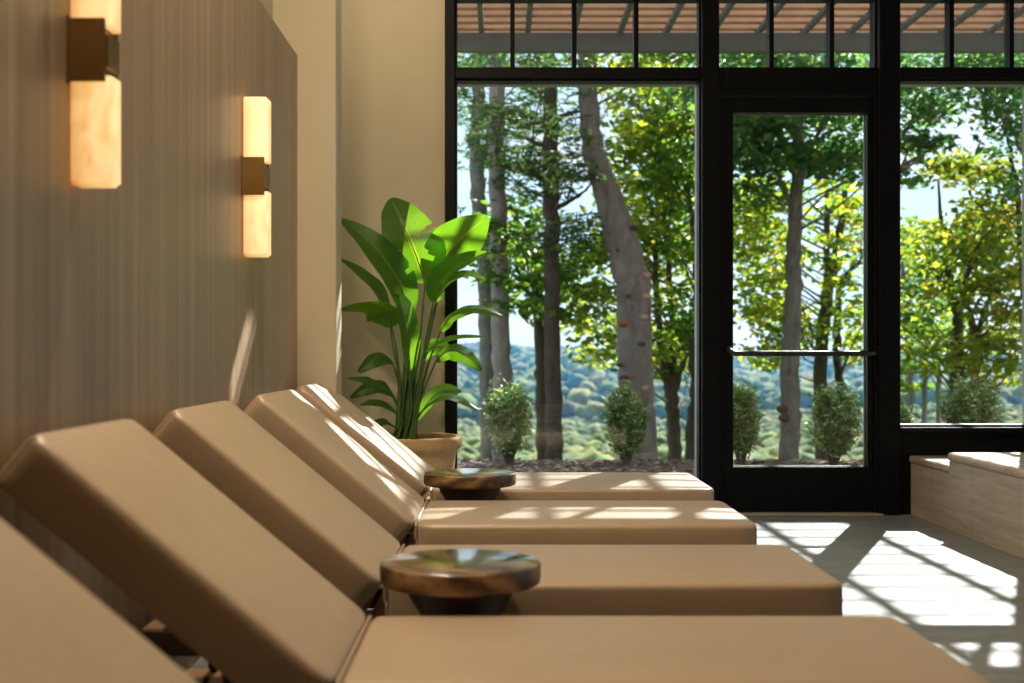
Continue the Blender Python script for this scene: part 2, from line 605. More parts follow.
into(bm_obj('push_bar', bm, plain('bronze_bar', (.06, .055, .05, 1), .35, .6), ), door)['label'] = 'dark bronze push bar'

# ------------------------------------------------------------------ sun loungers
def make_lounger():
    root = empty('sun_lounger', (0, 0, 0), '', 'sun lounger', 'tan padded loungers in a row')
    W, SL, BL, TH = .71, 1.20, .715, .118
    seat_z = .40
    A = R(39.8)
    bm = rounded_block(SL, W, TH, .018, .006, .045)
    bmesh.ops.translate(bm, vec=(SL/2+.004, 0, seat_z-TH/2), verts=bm.verts)
    bm_obj('seat_cushion', bm, M['fabric'], root, angle=180)
    bm = rounded_block(BL, W, TH, .019, .007, .035)
    bmesh.ops.translate(bm, vec=(-BL/2, 0, -TH/2), verts=bm.verts)
    bmesh.ops.rotate(bm, cent=(0, 0, 0), matrix=Matrix.Rotation(A, 3, 'Y'), verts=bm.verts)
    bmesh.ops.translate(bm, vec=(0.004, 0, seat_z), verts=bm.verts)
    back = bm_obj('back_cushion', bm, M['fabric'], root, angle=180)
    # piped seam where the back meets the seat
    bm = bmesh.new()
    hw = W/2-.012
    tube(bm, [(0.006, -hw, seat_z-.05), (0.006, -hw, seat_z-.006), (.006, -hw+.02, seat_z+.002), (.006, 0, seat_z+.003), (.006, hw-.02, seat_z+.002), (.006, hw, seat_z-.006), (.006, hw, seat_z-.05)], .0045, 6)
    bm_obj('piping', bm, M['fabric'], root)
    # timber base: rails, cross rails, a deck of slats
    x0, x1 = -.655, SL-.02
    zt = seat_z-TH
    bm = bmesh.new()
    for s in (-1, 1):
        y = s*(W/2-.035)
        box(bm, x0, x1, y-.016, y+.016, zt-.075, zt-.012, .004, 2)
    for x in (x0+.02, .02, x1-.02):
        box(bm, x-.018, x+.018, -(W/2-.052), W/2-.052, zt-.07, zt-.016, .004, 2)
    bm_obj('base_frame', bm, M['dark_wood'], root)
    bm = bmesh.new()
    x = x0+.03
    while x < x1-.05:
        box(bm, x, x+.052, -(W/2-.02), W/2-.02, zt-.012, zt-.0005, .002, 1)
        x += .072
    bm_obj('slat_deck', bm, M['teak'], root, smooth=False)
    for x in (x0+.08, x1-.08):
        for s in (-1, 1):
            bm = bmesh.new()
            y = s*(W/2-.035)
            bm2 = bmesh.ops.create_cone(bm, cap_ends=True, segments=4, radius1=.026, radius2=.036, depth=zt-.07)
            bmesh.ops.rotate(bm, cent=(0, 0, 0), matrix=Matrix.Rotation(R(45), 3, 'Z'), verts=bm.verts)
            bmesh.ops.translate(bm, vec=(x, y, (zt-.07)/2), verts=bm.verts)
            bm_obj('leg', bm, M['dark_wood'], root, smooth=False)
    # hinged backrest board and its strut
    bm = bmesh.new()
    Mx = Matrix.Translation((0.004, 0, seat_z)) @ Matrix.Rotation(A, 4, 'Y')
    for s in (-1, 1):
        y = s*(W/2-.16)
        box(bm, -BL+.05, -.09, y-.016, y+.016, -TH-.026, -TH-.001, .003, 1, Mx)
    k = -BL+.08
    while k < -.14:
        box(bm, k, k+.05, -(W/2-.13), W/2-.13, -TH-.010, -TH-.001, .002, 1, Mx)
        k += .075
    bf = bm_obj('backrest_frame', bm, M['teak'], root, smooth=False)
    bm = bmesh.new()
    p = Mx @ Vector((-BL+.50, 0, -TH-.02))
    for s in (-1, 1):
        y = s*.15
        tube(bm, [(p.x, y, p.z), (-.20, y, zt-.0)], .009, 8)
    tube(bm, [(p.x, -.15, p.z), (p.x, .15, p.z)], .009, 8)
    bm_obj('strut', bm, M['dark_wood'], root)
    return root

L_W = .71
rows = [  # near edge Y, width, hinge X, label
    (1.21, .62, -.300, 'tan padded lounger cut off by the bottom left corner, only its raised back showing'),
    (2.245, .61, -.300, 'tan padded lounger nearest the camera whose whole raised back shows'),
    (3.235, .67, -.305, 'tan padded shaded lounger just behind the larger-looking round wooden table'),
    (4.345, .72, -.300, 'tan padded lounger with sun patches, just in front of the smaller-looking round table'),
    (5.48, .76, -.31, 'sunlit tan padded lounger nearest the window and the potted plant'),
]
proto = make_lounger()
for i, (y, w, x, lab) in enumerate(rows):
    o = proto if i == 0 else copy_tree(proto)
    o.location = (x, y+w/2, 0)
    o.scale = (1.045 if i == 4 else 1, w/L_W, 1)
    o['label'] = lab

# ------------------------------------------------------------------ side tables
def make_table():
    root = empty('side_table', (0, 0, 0), '', 'side table', 'round side tables between loungers')
    bm = bmesh.new()
    r, z1, t = .195, .492, .052
    lathe(bm, [(0, z1-t), (r-.012, z1-t), (r-.003, z1-t+.004), (r, z1-t+.012), (r, z1-.006), (r-.002, z1-.002), (r-.006, z1), (0, z1)], 72)
    bm_obj('tabletop', bm, M['burl'], root, angle=50)
    bm = bmesh.new()
    lathe(bm, [(0, z1-t-.0005), (.135, z1-t-.0005), (.125, z1-t-.03), (.10, z1-t-.07), (.082, z1-t-.14), (.078, .2), (.085, .1), (.11, .03), (.125, .012), (.125, 0), (0, 0)], 48)
    bm_obj('pedestal', bm, M['dark_wood'], root, angle=60)['label'] = 'dark turned pedestal'
    return root
t0 = make_table()
t0.location = ((460.5-U0)/(F/3.035), 3.035, 0)
t0['label'] = 'larger-looking round glossy wooden side table reflecting green, the one nearer the camera'
t1 = copy_tree(t0)
t1.location = ((470-U0)/(F/5.275), 5.275, 0)
t1.rotation_euler.z = 2.2
t1['label'] = 'smaller-looking round glossy wooden side table, the one nearer the window'

# ------------------------------------------------------------------ wall sconces
def make_sconce():
    root = empty('wall_sconce', (0, 0, 0), '', 'wall lamp', 'alabaster wall sconces')
    Hh, D, Wd = .303, .098, .085
    bh = .072
    # two lit alabaster shades, half-round towards the room
    for z0, z1 in ((bh*.80, Hh), (-Hh, -bh*.80)):
        bm = bmesh.new()
        prof = []
        hw = Wd/2
        prof.append((0.006, -hw))
        for a in np.linspace(-90, 90, 33):
            c, s = math.cos(R(a)), math.sin(R(a))
            n = 9.0
            x = .006 + (D-.006)*(abs(c)**(2/n))
            y = hw*(abs(s)**(2/n))*(1 if s >= 0 else -1)
            prof.append((x, y))
        prof.append((.006, hw))
        lo = [bm.verts.new((x, y, z0)) for x, y in prof]
        hi = [bm.verts.new((x, y, z1)) for x, y in prof]
        n = len(prof)
        for i in range(n):
            j = (i+1) % n
            if (lo[i].co-lo[j].co).length < 1e-7:
                continue
            bm.faces.new((lo[i], lo[j], hi[j], hi[i]))
        bm.faces.new(lo[::-1]); bm.faces.new(hi)
        bmesh.ops.remove_doubles(bm, verts=bm.verts, dist=1e-5)
        es = [e for e in bm.edges if all(abs(v.co.z-(z1 if z1 > 0 else z0)) < 1e-6 for v in e.verts)]
        bmesh.ops.bevel(bm, geom=es, offset=.008, segments=3, affect='EDGES')
        s = bm_obj('shade', bm, M['alabaster'], root)
        s['label'] = 'glowing cream alabaster shade'
    bm = bmesh.new()
    for s in (-1, 1):
        y = s*(Wd/2+.004)
        box(bm, .0, D-.012, y-.005, y+.005, -bh, bh, .0015, 1)
    box(bm, .02, D-.02, -Wd/2, Wd/2, -bh*.8+.001, bh*.8-.001)
    box(bm, D-.02, D-.006, -Wd/2, Wd/2, -bh*.55, bh*.55, .003, 1)
    bm_obj('bracket', bm, M['brass'], root, smooth=False)
    bm = bmesh.new()
    box(bm, -.0, .006, -Wd/2-.012, Wd/2+.012, -bh-.006, bh+.006, .002, 1)
    bm_obj('backplate', bm, M['brass'], root, smooth=False)
    return root
s0 = make_sconce()
KS1 = (U0-67.6)/-XP
KS2 = (U0-241.8)/-XP
s0.location = (XP, F/KS1+.045, CZ-(49.8-V0)/KS1)
s0['label'] = 'lit alabaster wall sconce with brass band, cut by the top edge of the picture'
s1 = copy_tree(s0)
s1.location = (XP, F/KS2+.045, CZ-(176-V0)/KS2)
s1['label'] = 'lit alabaster wall sconce with brass band, the complete one nearer the potted plant'

# ------------------------------------------------------------------ potted plant
PY = 7.12
KP = F/PY
pot_x = (403-U0)/KP
plant = empty('potted_plant', (pot_x, PY, 0), 'broad-leaved green plant in a sandy terracotta pot in the corner by the window', 'potted plant')
PR, PZ = .335, .525
bm = bmesh.new()
lathe(bm, [(0, 0), (.225, 0), (.235, .01), (.262, .14), (.285, .28), (.300, .40), (.306, .438), (.318, .447), (.331, .458), (PR, .478), (PR, .505), (PR-.006, .519), (PR-.018, PZ), (PR-.034, .519), (PR-.040, .50), (PR-.045, .44), (0, .44)], 72)
bm_obj('pot', bm, M['pot'], plant, angle=60)
bm = bmesh.new()
lathe(bm, [(PR-.046, .4405), (PR-.046, .462), (.2, .474), (.1, .48), (0, .482)], 48)
bm_obj('soil', bm, M['soil'], plant)

def m_bop(name, a, b, tr, w):
    g = N(name)
    uv = g.n('ShaderNodeUVMap').outputs[0]
    sep = g.n('ShaderNodeSeparateXYZ', {0: uv})
    # side veins run outwards from the midrib
    ad = g.n('ShaderNodeMath', {0: sep.outputs[0], 1: 1.0}, operation='ABSOLUTE').outputs[0]
    t = g.n('ShaderNodeMath', {0: sep.outputs[1], 1: g.n('ShaderNodeMath', {0: ad, 1: -.22}, operation='MULTIPLY').outputs[0]}, operation='ADD').outputs[0]
    sn = g.n('ShaderNodeMath', {0: g.n('ShaderNodeMath', {0: t, 1: 190.0}, operation='MULTIPLY').outputs[0]}, operation='SINE').outputs[0]
    vein = g.n('ShaderNodeMapRange', {0: sn, 1: -1.0, 2: 1.0, 3: .0, 4: 1.0}).outputs[0]
    nz = g.noise(g.coords(), 5, 4, .5)
    c = g.mixc(nz, a, b)
    c = g.mixc(g.n('ShaderNodeMath', {0: vein, 1: .22}, operation='MULTIPLY').outputs[0], c, tuple(x*.45 for x in a[:3]) + (1,))
    mid = g.n('ShaderNodeMapRange', {0: ad, 1: .03, 2: .07, 3: 1.0, 4: .0}).outputs[0]
    c = g.mixc(mid, c, (.09, .17, .035, 1))
    p = g.pbr(c, .3, 0, g.bump(vein, .25, .004), Specular_IOR_Level=.5)
    tcol = g.mixc(1.0, c, tr, 'MULTIPLY')
    tcol = g.n('ShaderNodeVectorMath', {0: tcol, 1: (10.5, 7.2, 3.0)}, operation='MULTIPLY').outputs[0]
    tl = g.n('ShaderNodeBsdfTranslucent', {'Color': tcol}).outputs[0]
    return g.done(g.n('ShaderNodeMixShader', {0: w, 1: p, 2: tl}).outputs[0])
M['bop'] = m_bop('leaf_green', (.022, .080, .014, 1), (.045, .130, .022, 1), (1.0, 1.0, .45, 1), .45)
M['stem'] = plain('leaf_stem', (.075, .14, .035, 1), .42, 0, .25, 14)

def leaf(par, mid_px, widths, face=(0, -1, 0.2), fold=.25, splits=(), dy=0.0, curl=0.0, stem_px=None, stem_r=.009, base=(0, 0)):
    """one paddle leaf. mid_px: midrib points (px, py, depth offset), widths: half width in px along it,
    face: the way the upper side looks, fold: how much the halves rise, splits: tears (side, t)"""
    mp = spline([(x, y, d) for x, y, d in mid_px], 18)
    n = len(mp)
    mid = [P(x, y, PY+d+dy) - plant.location for x, y, d in mp]
    ww = np.interp(np.linspace(0, 1, n), np.linspace(0, 1, len(widths)), widths)
    # smoother width outline
    ww = np.convolve(np.pad(ww, 2, 'edge'), np.ones(5)/5, 'valid')
    ww[0] = widths[0]; ww[-1] = 0.3
    fv = Vector(face).normalized()
    bm = bmesh.new()
    uvl = bm.loops.layers.uv.new('UVMap')
    m = 9
    rows_ = []
    for i in range(n):
        t = (mid[min(i+1, n-1)]-mid[max(i-1, 0)]).normalized()
        side = t.cross(fv)
        side.normalize()
        nn = side.cross(t).normalized()
        row = []
        f = i/(n-1)
        for k in range(-m, m+1):
            q = k/m
            w = ww[i]/KP
            # shallow waves along the margin
            wave = .05*w*math.sin(f*17+(2 if q > 0 else 0))*abs(q)
            off = side*(q*w*(1-.15*fold*abs(q))) + nn*(fold*w*abs(q) - curl*w*q*q + wave)
            # blade sweeps slightly forwards towards the margin
            off += t*(abs(q)*w*.22*(1-f))
            row.append(bm.verts.new(mid[i]+off))
        rows_.append(row)
    for i in range(n-1):
        f = (i+.5)/(n-1)
        for k in range(2*m):
            q = (k+.5-m)/m
            cut = False
            for sd, tt, depth in splits:
                if q*sd > 1-depth and abs(f-tt-abs(q)*.03) < .5/(n-1)+.035*(abs(q)-(1-depth)):
                    cut = True
            if cut:
                continue
            fc = bm.faces.new((rows_[i][k], rows_[i][k+1], rows_[i+1][k+1], rows_[i+1][k]))
            for lp, (a, b) in zip(fc.loops, ((k, i), (k+1, i), (k+1, i+1), (k, i+1))):
                lp[uvl].uv = ((a-m)/m, b/(n-1))
    me = bpy.data.meshes.new('leaf')
    bm.to_mesh(me); bm.free(); me.shade_smooth()
    lf = link('leaf', me, M['bop'], par)
    # petiole + raised midrib
    bm = bmesh.new()
    st = [Vector((base[0], base[1], .47))]
    if stem_px:
        for x, y, d in stem_px:
            st.append(P(x, y, PY+d+dy)-plant.location)
    st.append(mid[0])
    sp = [Vector(v) for v in spline(st, 8)]
    ns = len(sp)
    rad = [stem_r*(1-.5*i/ns) for i in range(ns)]
    ks = list(range(3, n, 5))
    tube(bm, sp+[mid[i] for i in ks], rad+[max(.0012, stem_r*.45*(1-i/n)) for i in ks], 8)
    bm_obj('stem', bm, M['stem'], lf)
    return lf

# midribs read off the plant: (px, py, depth offset)
leaf(plant, [(425, 283, -.02), (416, 255, -.05), (404, 226, -.04), (391, 198, .02)], [4, 29, 32, 30, 24, 17, 2], (.15, -1, .25), .12, ((1, .50, .75), (-1, .40, .6)), stem_px=[(413, 400, 0), (421, 330, -.02)], base=(.03, -.02))
leaf(plant, [(409, 318, -.08), (400, 283, -.12), (374, 247, -.14), (339, 218, -.12)], [4, 15, 19, 20, 16, 10, 1], (.55, -1, .55), .18, ((1, .35, .5),), stem_px=[(404, 390, -.05)], base=(-.02, -.05))
leaf(plant, [(410, 382, -.14), (409, 350, -.16), (404, 315, -.16), (397, 290, -.12)], [3, 9, 12, 12, 9, 1], (.7, -1, .2), .45, (), stem_px=[(411, 410, -.1)], base=(.0, -.09))
leaf(plant, [(389, 316, .05), (378, 292, .03), (360, 274, 0), (340, 259, -.02)], [3, 9, 11, 9, 6, 1], (.8, -.6, .5), .3, (), stem_px=[(399, 385, .02), (393, 345, .04)], base=(-.03, .04))
leaf(plant, [(392, 327, -.02), (386, 311, -.05), (368, 302, -.08), (338, 309, -.1)], [4, 15, 18, 15, 8, 1], (-.2, .5, 1), -.55, (), stem_px=[(401, 400, -.02), (397, 355, -.03)], base=(-.05, -.01))
leaf(plant, [(441, 286, .03), (446, 258, .0), (462, 238, -.05), (488, 216, -.12)], [4, 17, 24, 24, 17, 2], (.5, .75, .75), -.25, ((1, .30, .6), (-1, .25, .6)), stem_px=[(419, 390, .0), (431, 330, .02)], base=(.05, .03))
leaf(plant, [(433, 303, -.10), (440, 285, -.14), (456, 267, -.2), (487, 252, -.25)], [3, 13, 16, 13, 9, 1], (-.15, -1, .75), .35, ((1, .45, .6),), stem_px=[(417, 395, -.05), (425, 345, -.08)], base=(.05, -.06))
leaf(plant, [(437, 297, -.2), (452, 282, -.26), (468, 276, -.3), (486, 281, -.33)], [2, 7, 9, 8, 5, 1], (0, -.6, 1), .4, (), stem_px=[(420, 390, -.1), (428, 335, -.15)], base=(.06, -.09))
leaf(plant, [(441, 331, -.06), (452, 316, -.1), (474, 308, -.16), (503, 316, -.2)], [3, 8, 10, 9, 6, 1], (.0, -.75, 1), -.2, (), stem_px=[(418, 410, -.04), (428, 365, -.05)], base=(.07, -.02))
leaf(plant, [(424, 353, -.14), (438, 344, -.2), (459, 338, -.26), (486, 337, -.3)], [2, 6, 8, 7, 4, 1], (0, -.5, 1), .2, (), stem_px=[(415, 410, -.1)], base=(.04, -.1))
leaf(plant, [(436, 361, -.05), (448, 351, -.08), (464, 354, -.1), (482, 371, -.12)], [3, 8, 11, 10, 7, 1], (-.1, -.9, .8), -.25, (), stem_px=[(416, 415, -.05), (426, 385, -.05)], base=(.08, 0))
leaf(plant, [(424, 360, .06), (430, 350, .05), (440, 346, .04), (452, 352, .03)], [2, 7, 9, 7, 1], (.2, -1, .5), .1, (), stem_px=[(413, 405, .03)], base=(.05, .06))
leaf(plant, [(419, 414, -.12), (432, 402, -.18), (450, 396, -.24), (479, 410, -.3)], [2, 6, 8, 8, 5, 1], (0, -.5, 1), -.1, (), stem_px=[(412, 425, -.08)], base=(.07, -.08))
leaf(plant, [(417, 420, -.02), (430, 400, .0), (444, 390, .02), (462, 392, .03)], [2, 7, 9, 7, 1], (-.2, -1, .8), .1, (), stem_px=[(410, 428, -.01)], base=(.1, .0))
leaf(plant, [(393, 363, .0), (386, 357, -.03), (375, 358, -.07), (358, 372, -.1)], [3, 9, 11, 9, 2], (.2, -.7, 1), -.3, (), stem_px=[(402, 410, .0), (399, 385, 0)], base=(-.06, .0))
leaf(plant, [(395, 398, -.08), (385, 387, -.12), (371, 381, -.18), (348, 378, -.22)], [2, 8, 10, 7, 1], (.1, -.6, 1), -.1, (), stem_px=[(402, 420, -.05)], base=(-.07, -.05))
leaf(plant, [(392, 395, .02), (381, 386, .0), (367, 388, -.02), (350, 398, -.04)], [2, 8, 9, 7, 1], (.1, -.8, .8), -.2, (), stem_px=[(401, 420, .01)], base=(-.09, .02))
leaf(plant, [(397, 414, -.1), (386, 406, -.14), (374, 403, -.17), (360, 405, -.2)], [2, 5, 6, 5, 1], (.1, -.7, 1), .1, (), stem_px=[(402, 425, -.08)], base=(-.06, -.09))
leaf(plant, [(396, 428, -.12), (388, 422, -.17), (380, 422, -.2), (372, 428, -.23)], [2, 5, 6, 5, 1], (.1, -.7, 1), -.1, (), stem_px=[(400, 430, -.1)], base=(-.04, -.13))
# bare sheaths in the middle of the clump
for (bx, by, tx, ty, d) in ((-.015, -.03, 407, 345, -.05), (.02, -.05, 413, 362, -.09), (.0, .0, 404, 372, .0), (.035, -.02, 418, 350, -.04), (-.03, -.07, 400, 380, -.1), (.015, .05, 411, 340, .05)):
    bm = bmesh.new()
    q = P(tx, ty, PY+d)-plant.location
    sp = spline([(bx, by, .47), ((bx*1.3+q.x)/2*.8, (by+q.y)/2, (.47+q.z)/2), tuple(q)], 8)
    tube(bm, sp, [.020*(1-.65*i/len(sp)) for i in range(len(sp))], 8)
    bm_obj('sheath', bm, M['stem'], plant)

# ------------------------------------------------------------------ stone tub with its step
TX = wx(909.5)
tub = empty('spa_tub', (TX, 7.0, 0), 'pale travertine clad tub with thick rounded coping beside the window', 'spa tub')
def tubpart(name, bm, mat, **k):
    bmesh.ops.translate(bm, vec=(-TX, -7.0, 0), verts=bm.verts)
    return bm_obj(name, bm, mat, tub, **k)
YT = 7.02
zc, zs, ct = .438, .365, .05
bm = bmesh.new(); box(bm, TX, 5.6, 2.2, YT, 0, zc-ct)
# basin opening
tubpart('surround', bm, M['travertine'], smooth=False)
bm = bmesh.new(); box(bm, TX+.002, 5.6, YT, YW-.02, 0, zs-.045)
tubpart('step', bm, M['travertine'], smooth=False)
bm = bmesh.new(); box(bm, TX-.012, 5.6, YT+.004, YW-.02, zs-.045, zs, .016, 4)
tubpart('step_coping', bm, M['coping'])
bm = bmesh.new()
ys = [2.2, 3.4, 4.6, 5.81, YT]
for a, b in zip(ys, ys[1:]):
    box(bm, TX-.015, TX+.50, a+.0015, b-.0015, zc-ct, zc, .02, 4)
box(bm, TX+.503, 5.6, YT-.50, YT, zc-ct, zc, .02, 4)
box(bm, TX+.503, 5.6, 2.2, 2.7, zc-ct, zc, .02, 4)
box(bm, 5.1, 5.6, 2.703, YT-.503, zc-ct, zc, .02, 4)
tubpart('coping', bm, M['coping'])

# ------------------------------------------------------------------ OUTSIDE
def ground_z(x, y):
    """level bed outside the glass, then a hillside falling away to a wooded valley"""
    x = np.asarray(x, float); y = np.asarray(y, float)
    prof = np.interp(y, [7.8, 11.6, 12.6, 16, 25, 60, 110, 180, 260, 400, 620, 900, 1200, 1700],
                     [0, 0, -.12, -.7, -2.8, -10, -16, -19, -20.5, -22, -17, -8, -16, -60])
    hill = np.where(y > 90, 1, 0)*(1.6*np.sin(x*.021+y*.011)+2.2*np.sin(x*.0093-y*.006+1.3)+np.clip((y-400)/400, 0, 1)*(5*np.sin(x*.006+.8)+3*np.sin(x*.0157+2)))
    return prof+hill

def m_ground():
    g = N('mulch')
    v = g.coords()
    a = g.noise(v, 38, 6, .75)
    b = g.noise(v, 2.2, 4, .6)
    c = g.ramp(a, [(.3, (.07, .045, .03, 1)), (.52, (.20, .135, .095, 1)), (.74, (.42, .32, .24, 1))])
    far = g.ramp(b, [(.35, (.05, .085, .025, 1)), (.65, (.11, .13, .04, 1))])
    tc = g.n('ShaderNodeTexCoord')
    sp = g.n('ShaderNodeSeparateXYZ', {0: tc.outputs['Object']})
    k = g.n('ShaderNodeMapRange', {0: sp.outputs[1], 1: 12.2, 2: 13.5, 3: 0.0, 4: 1.0}).outputs[0]
    return g.done(g.pbr(g.mixc(k, c, far), .95, 0, g.bump(a, .8, .02)))
ysamp = np.concatenate([np.linspace(YW+.12, 13, 60), np.linspace(13.3, 60, 60), np.linspace(63, 1700, 130)])
usamp = np.linspace(-1, 1, 90)
gv = []
for y in ysamp:
    half = 8+y*.62
    xs = usamp*half+y*.1
    z = ground_z(xs, np.full_like(xs, y))
    if y < 14:
        z = z + rng.normal(0, .008, len(xs))*(1 if y > 8.2 else 0) - .02
    gv.append(np.stack([xs, np.full_like(xs, y), z], 1))
gv = np.concatenate(gv)
nu = len(usamp)
ii, jj = np.meshgrid(np.arange(len(ysamp)-1), np.arange(nu-1), indexing='ij')
a = (ii*nu+jj).ravel()
gf = np.stack([a, a+1, a+nu+1, a+nu], 1)
structure(np_obj('ground', gv, gf, m_ground()), 'bark mulch bed and the hillside beyond it', 'ground')

# bark chips lying on the bed
def chips():
    n = 5200
    x = rng.uniform(-.8, 6.2, n); y = 7.95+ (12.3-7.95)*rng.uniform(0, 1, n)**.6
    s = rng.uniform(.012, .034, n)
    ang = rng.uniform(0, 6.28, n)
    base = np.array([(-1, -.45, 0), (1, -.35, .1), (.9, .4, .35), (-.9, .45, .2)])
    V = np.zeros((n, 4, 3))
    ca, sa = np.cos(ang), np.sin(ang)
    tilt = rng.uniform(-.5, .5, n)
    for k in range(4):
        bx, by, bz = base[k]
        V[:, k, 0] = x+s*(bx*ca-by*sa)
        V[:, k, 1] = y+s*(bx*sa+by*ca)
        V[:, k, 2] = ground_z(x, y)-.012+s*(bz+.35+tilt*bx*.6)
    fc = np.arange(n*4).reshape(n, 4)
    g = N('bark_chips')
    f = g.n('ShaderNodeNewGeometry').outputs['Random Per Island']
    c = g.ramp(f, [(0, (.06, .035, .022, 1)), (.6, (.24, .16, .11, 1)), (1, (.50, .40, .31, 1))])
    o = np_obj('bark_mulch', V.reshape(-1, 3), fc, g.done(g.pbr(c, .9)), smooth=False)
    tag(o, 'loose brown bark mulch along the foot of the windows outside', 'mulch', kind='stuff')
chips()

# --- pergola over the terrace
SUN = Vector((-.43, -1.0, -.81)).normalized()
PYB = 14.1
KB = F/PYB
perg = empty('pergola', (2.5, 11, 0), 'grey timber pergola with orange-brown slats above the windows outside', 'pergola')
def pergpart(name, bm, mat, **k):
    bmesh.ops.translate(bm, vec=(-2.5, -11, 0), verts=bm.verts)
    return bm_obj(name, bm, mat, perg, **k)
M['perg_grey'] = plain('weathered_grey_paint', (.13, .145, .135, 1), .7, 0, .15, 4)
M['perg_slat'] = plain('cedar_slat', (.44, .21, .085, 1), .65, 0, .2, 5)
zbt, zbb = CZ+(V0-32.5)/KB, CZ+(V0-51)/KB
PXL, PXR = -1.9, 8.6
bm = bmesh.new(); box(bm, PXL, PXR, PYB, PYB+.12, zbb, zbt, .006, 1)
pergpart('beam', bm, M['perg_grey'], smooth=False)
bm = bmesh.new(); box(bm, PXL, .24, YW+.21, YW+.29, 3.235, zbt+.06, .006, 1); box(bm, .57, PXR, YW+.21, YW+.29, 3.235, zbt+.06, .006, 1); box(bm, .24, .57, YW+.21, YW+.29, 3.86, zbt+.06)  # unseen; made deep to block high sun, gap added for the wall stripe
pergpart('sun_block_ledger', bm, M['perg_grey'], smooth=False)
for n in range(-3, 16):
    x = (481.5-U0)/KB+.524*n
    bm = bmesh.new(); box(bm, x-.03, x+.03, YW+.29, PYB+.6, zbt+.001, zbt+.06, .004, 1)
    pergpart('rafter', bm, M['perg_grey'], smooth=False)
tilt = math.atan2(.81, 1.0)
y = YW+.30
while y < PYB+.55:
    bm = bmesh.new()
    box(bm, PXL, PXR, -.066, .066, -.018, .018, .003, 1, Matrix.Translation((0, y, zbt+.104)) @ Matrix.Rotation(tilt, 4, 'X'))
    pergpart('slat', bm, M['perg_slat'], smooth=False)
    y += .285
for x in (PXL+.1, PXR-.1):
    bm = bmesh.new(); box(bm, x-.07, x+.07, PYB-.01, PYB+.13, float(ground_z(x, PYB))-.1, zbb, .006, 1)
    pergpart('post', bm, M['perg_grey'], smooth=False)

# --- leaf meshes
def leaf_quads(cent, size, flat=.35, aspect=.62, cap=True):
    """one small pointed leaf (a folded rhombus) per centre; returns verts, tri faces"""
    n = len(cent)
    s = size*rng.uniform(.65, 1.25, n)[:, None]
    th = rng.uniform(0, 2*np.pi, n)
    nz = rng.normal(0, 1, (n, 3)); nz[:, 2] = np.abs(nz[:, 2])+flat*2
    nz /= np.linalg.norm(nz, axis=1)[:, None]
    a = np.stack([np.cos(th), np.sin(th), rng.uniform(-.6, .2, n)], 1)
    a -= nz*(a*nz).sum(1)[:, None]
    a /= np.linalg.norm(a, axis=1)[:, None]
    b = np.cross(nz, a)
    V = np.stack([cent-a*s, cent+b*s*aspect+nz*s*.25+a*s*.1, cent+a*s*1.1-nz*s*.2, cent-b*s*aspect+nz*s*.25+a*s*.1], 1)
    i = np.arange(n)*4
    Fc = np.concatenate([np.stack([i, i+1, i+2], 1), np.stack([i, i+2, i+3], 1)])
    return V.reshape(-1, 3), Fc

def needle_sprays(cent, size):
    """pine sprays: thin needles fanned out from each centre"""
    n = len(cent)
    m = 7
    out = []
    for k in range(m):
        d = rng.normal(0, 1, (n, 3)); d[:, 2] *= .45
        d /= np.linalg.norm(d, axis=1)[:, None]
        L = size*rng.uniform(.7, 1.3, n)[:, None]
        w = np.cross(d, rng.normal(0, 1, (n, 3)))
        w /= np.linalg.norm(w, axis=1)[:, None]
        out.append(np.stack([cent-w*size*.10, cent+w*size*.10, cent+d*L], 1))
    V = np.concatenate(out).reshape(-1, 3)
    return V, np.arange(len(V)).reshape(-1, 3)

def ellipsoid_pts(n, c, r):
    d = rng.normal(0, 1, (n, 3))
    d /= np.linalg.norm(d, axis=1)[:, None]
    return np.array(c)+d*np.array(r)*(rng.uniform(.0, 1, n)**.45)[:, None]

def sun_cap(pts):
    """keep crowns out of the sun's path to the windows"""
    return pts[pts[:, 2] < .80*(pts[:, 1]-7.9)]

STOPS = {
    'maple': [(0, (.07, .14, .025, 1)), (.45, (.14, .22, .03, 1)), (.8, (.25, .29, .035, 1)), (1, (.38, .34, .045, 1))],
    'green': [(0, (.035, .095, .025, 1)), (.5, (.075, .165, .03, 1)), (.85, (.15, .25, .035, 1)), (1, (.30, .34, .05, 1))],
    'teal': [(0, (.03, .10, .05, 1)), (.5, (.06, .16, .07, 1)), (.85, (.11, .21, .065, 1)), (1, (.22, .29, .07, 1))],
    'pine': [(0, (.03, .075, .035, 1)), (.6, (.06, .12, .045, 1)), (1, (.14, .18, .06, 1))],
    'autumn': [(0, (.07, .14, .025, 1)), (.55, (.16, .22, .03, 1)), (.88, (.27, .26, .035, 1)), (1, (.32, .19, .04, 1))],
    'shrub': [(0, (.10, .20, .06, 1)), (.5, (.19, .31, .10, 1)), (.82, (.42, .50, .26, 1)), (1, (.80, .82, .66, 1))],  # whitish stops paint glossy glints into the leaf colour
}
LM = {k: m_leaf('foliage_'+k, v, (2.1, 2.0, 1.2), .6, .42) for k, v in STOPS.items() if k != 'shrub'}
LM['shrub'] = m_leaf('foliage_shrub', STOPS['shrub'], (1.5, 1.5, 1.0), .48, .3)
BM = {
    'grey': m_bark('bark_grey', (.09, .085, .08, 1), (.30, .28, .255, 1), 9),
    'pale': m_bark('bark_pale', (.17, .15, .145, 1), (.46, .42, .40, 1), 7, (.30, .27, .25, 1)),
    'dark': m_bark('bark_dark', (.035, .028, .022, 1), (.13, .10, .08, 1), 10),
    'birch': m_bark('bark_smooth', (.12, .095, .09, 1), (.34, .29, .275, 1), 6, (.20, .20, .185, 1)),
}

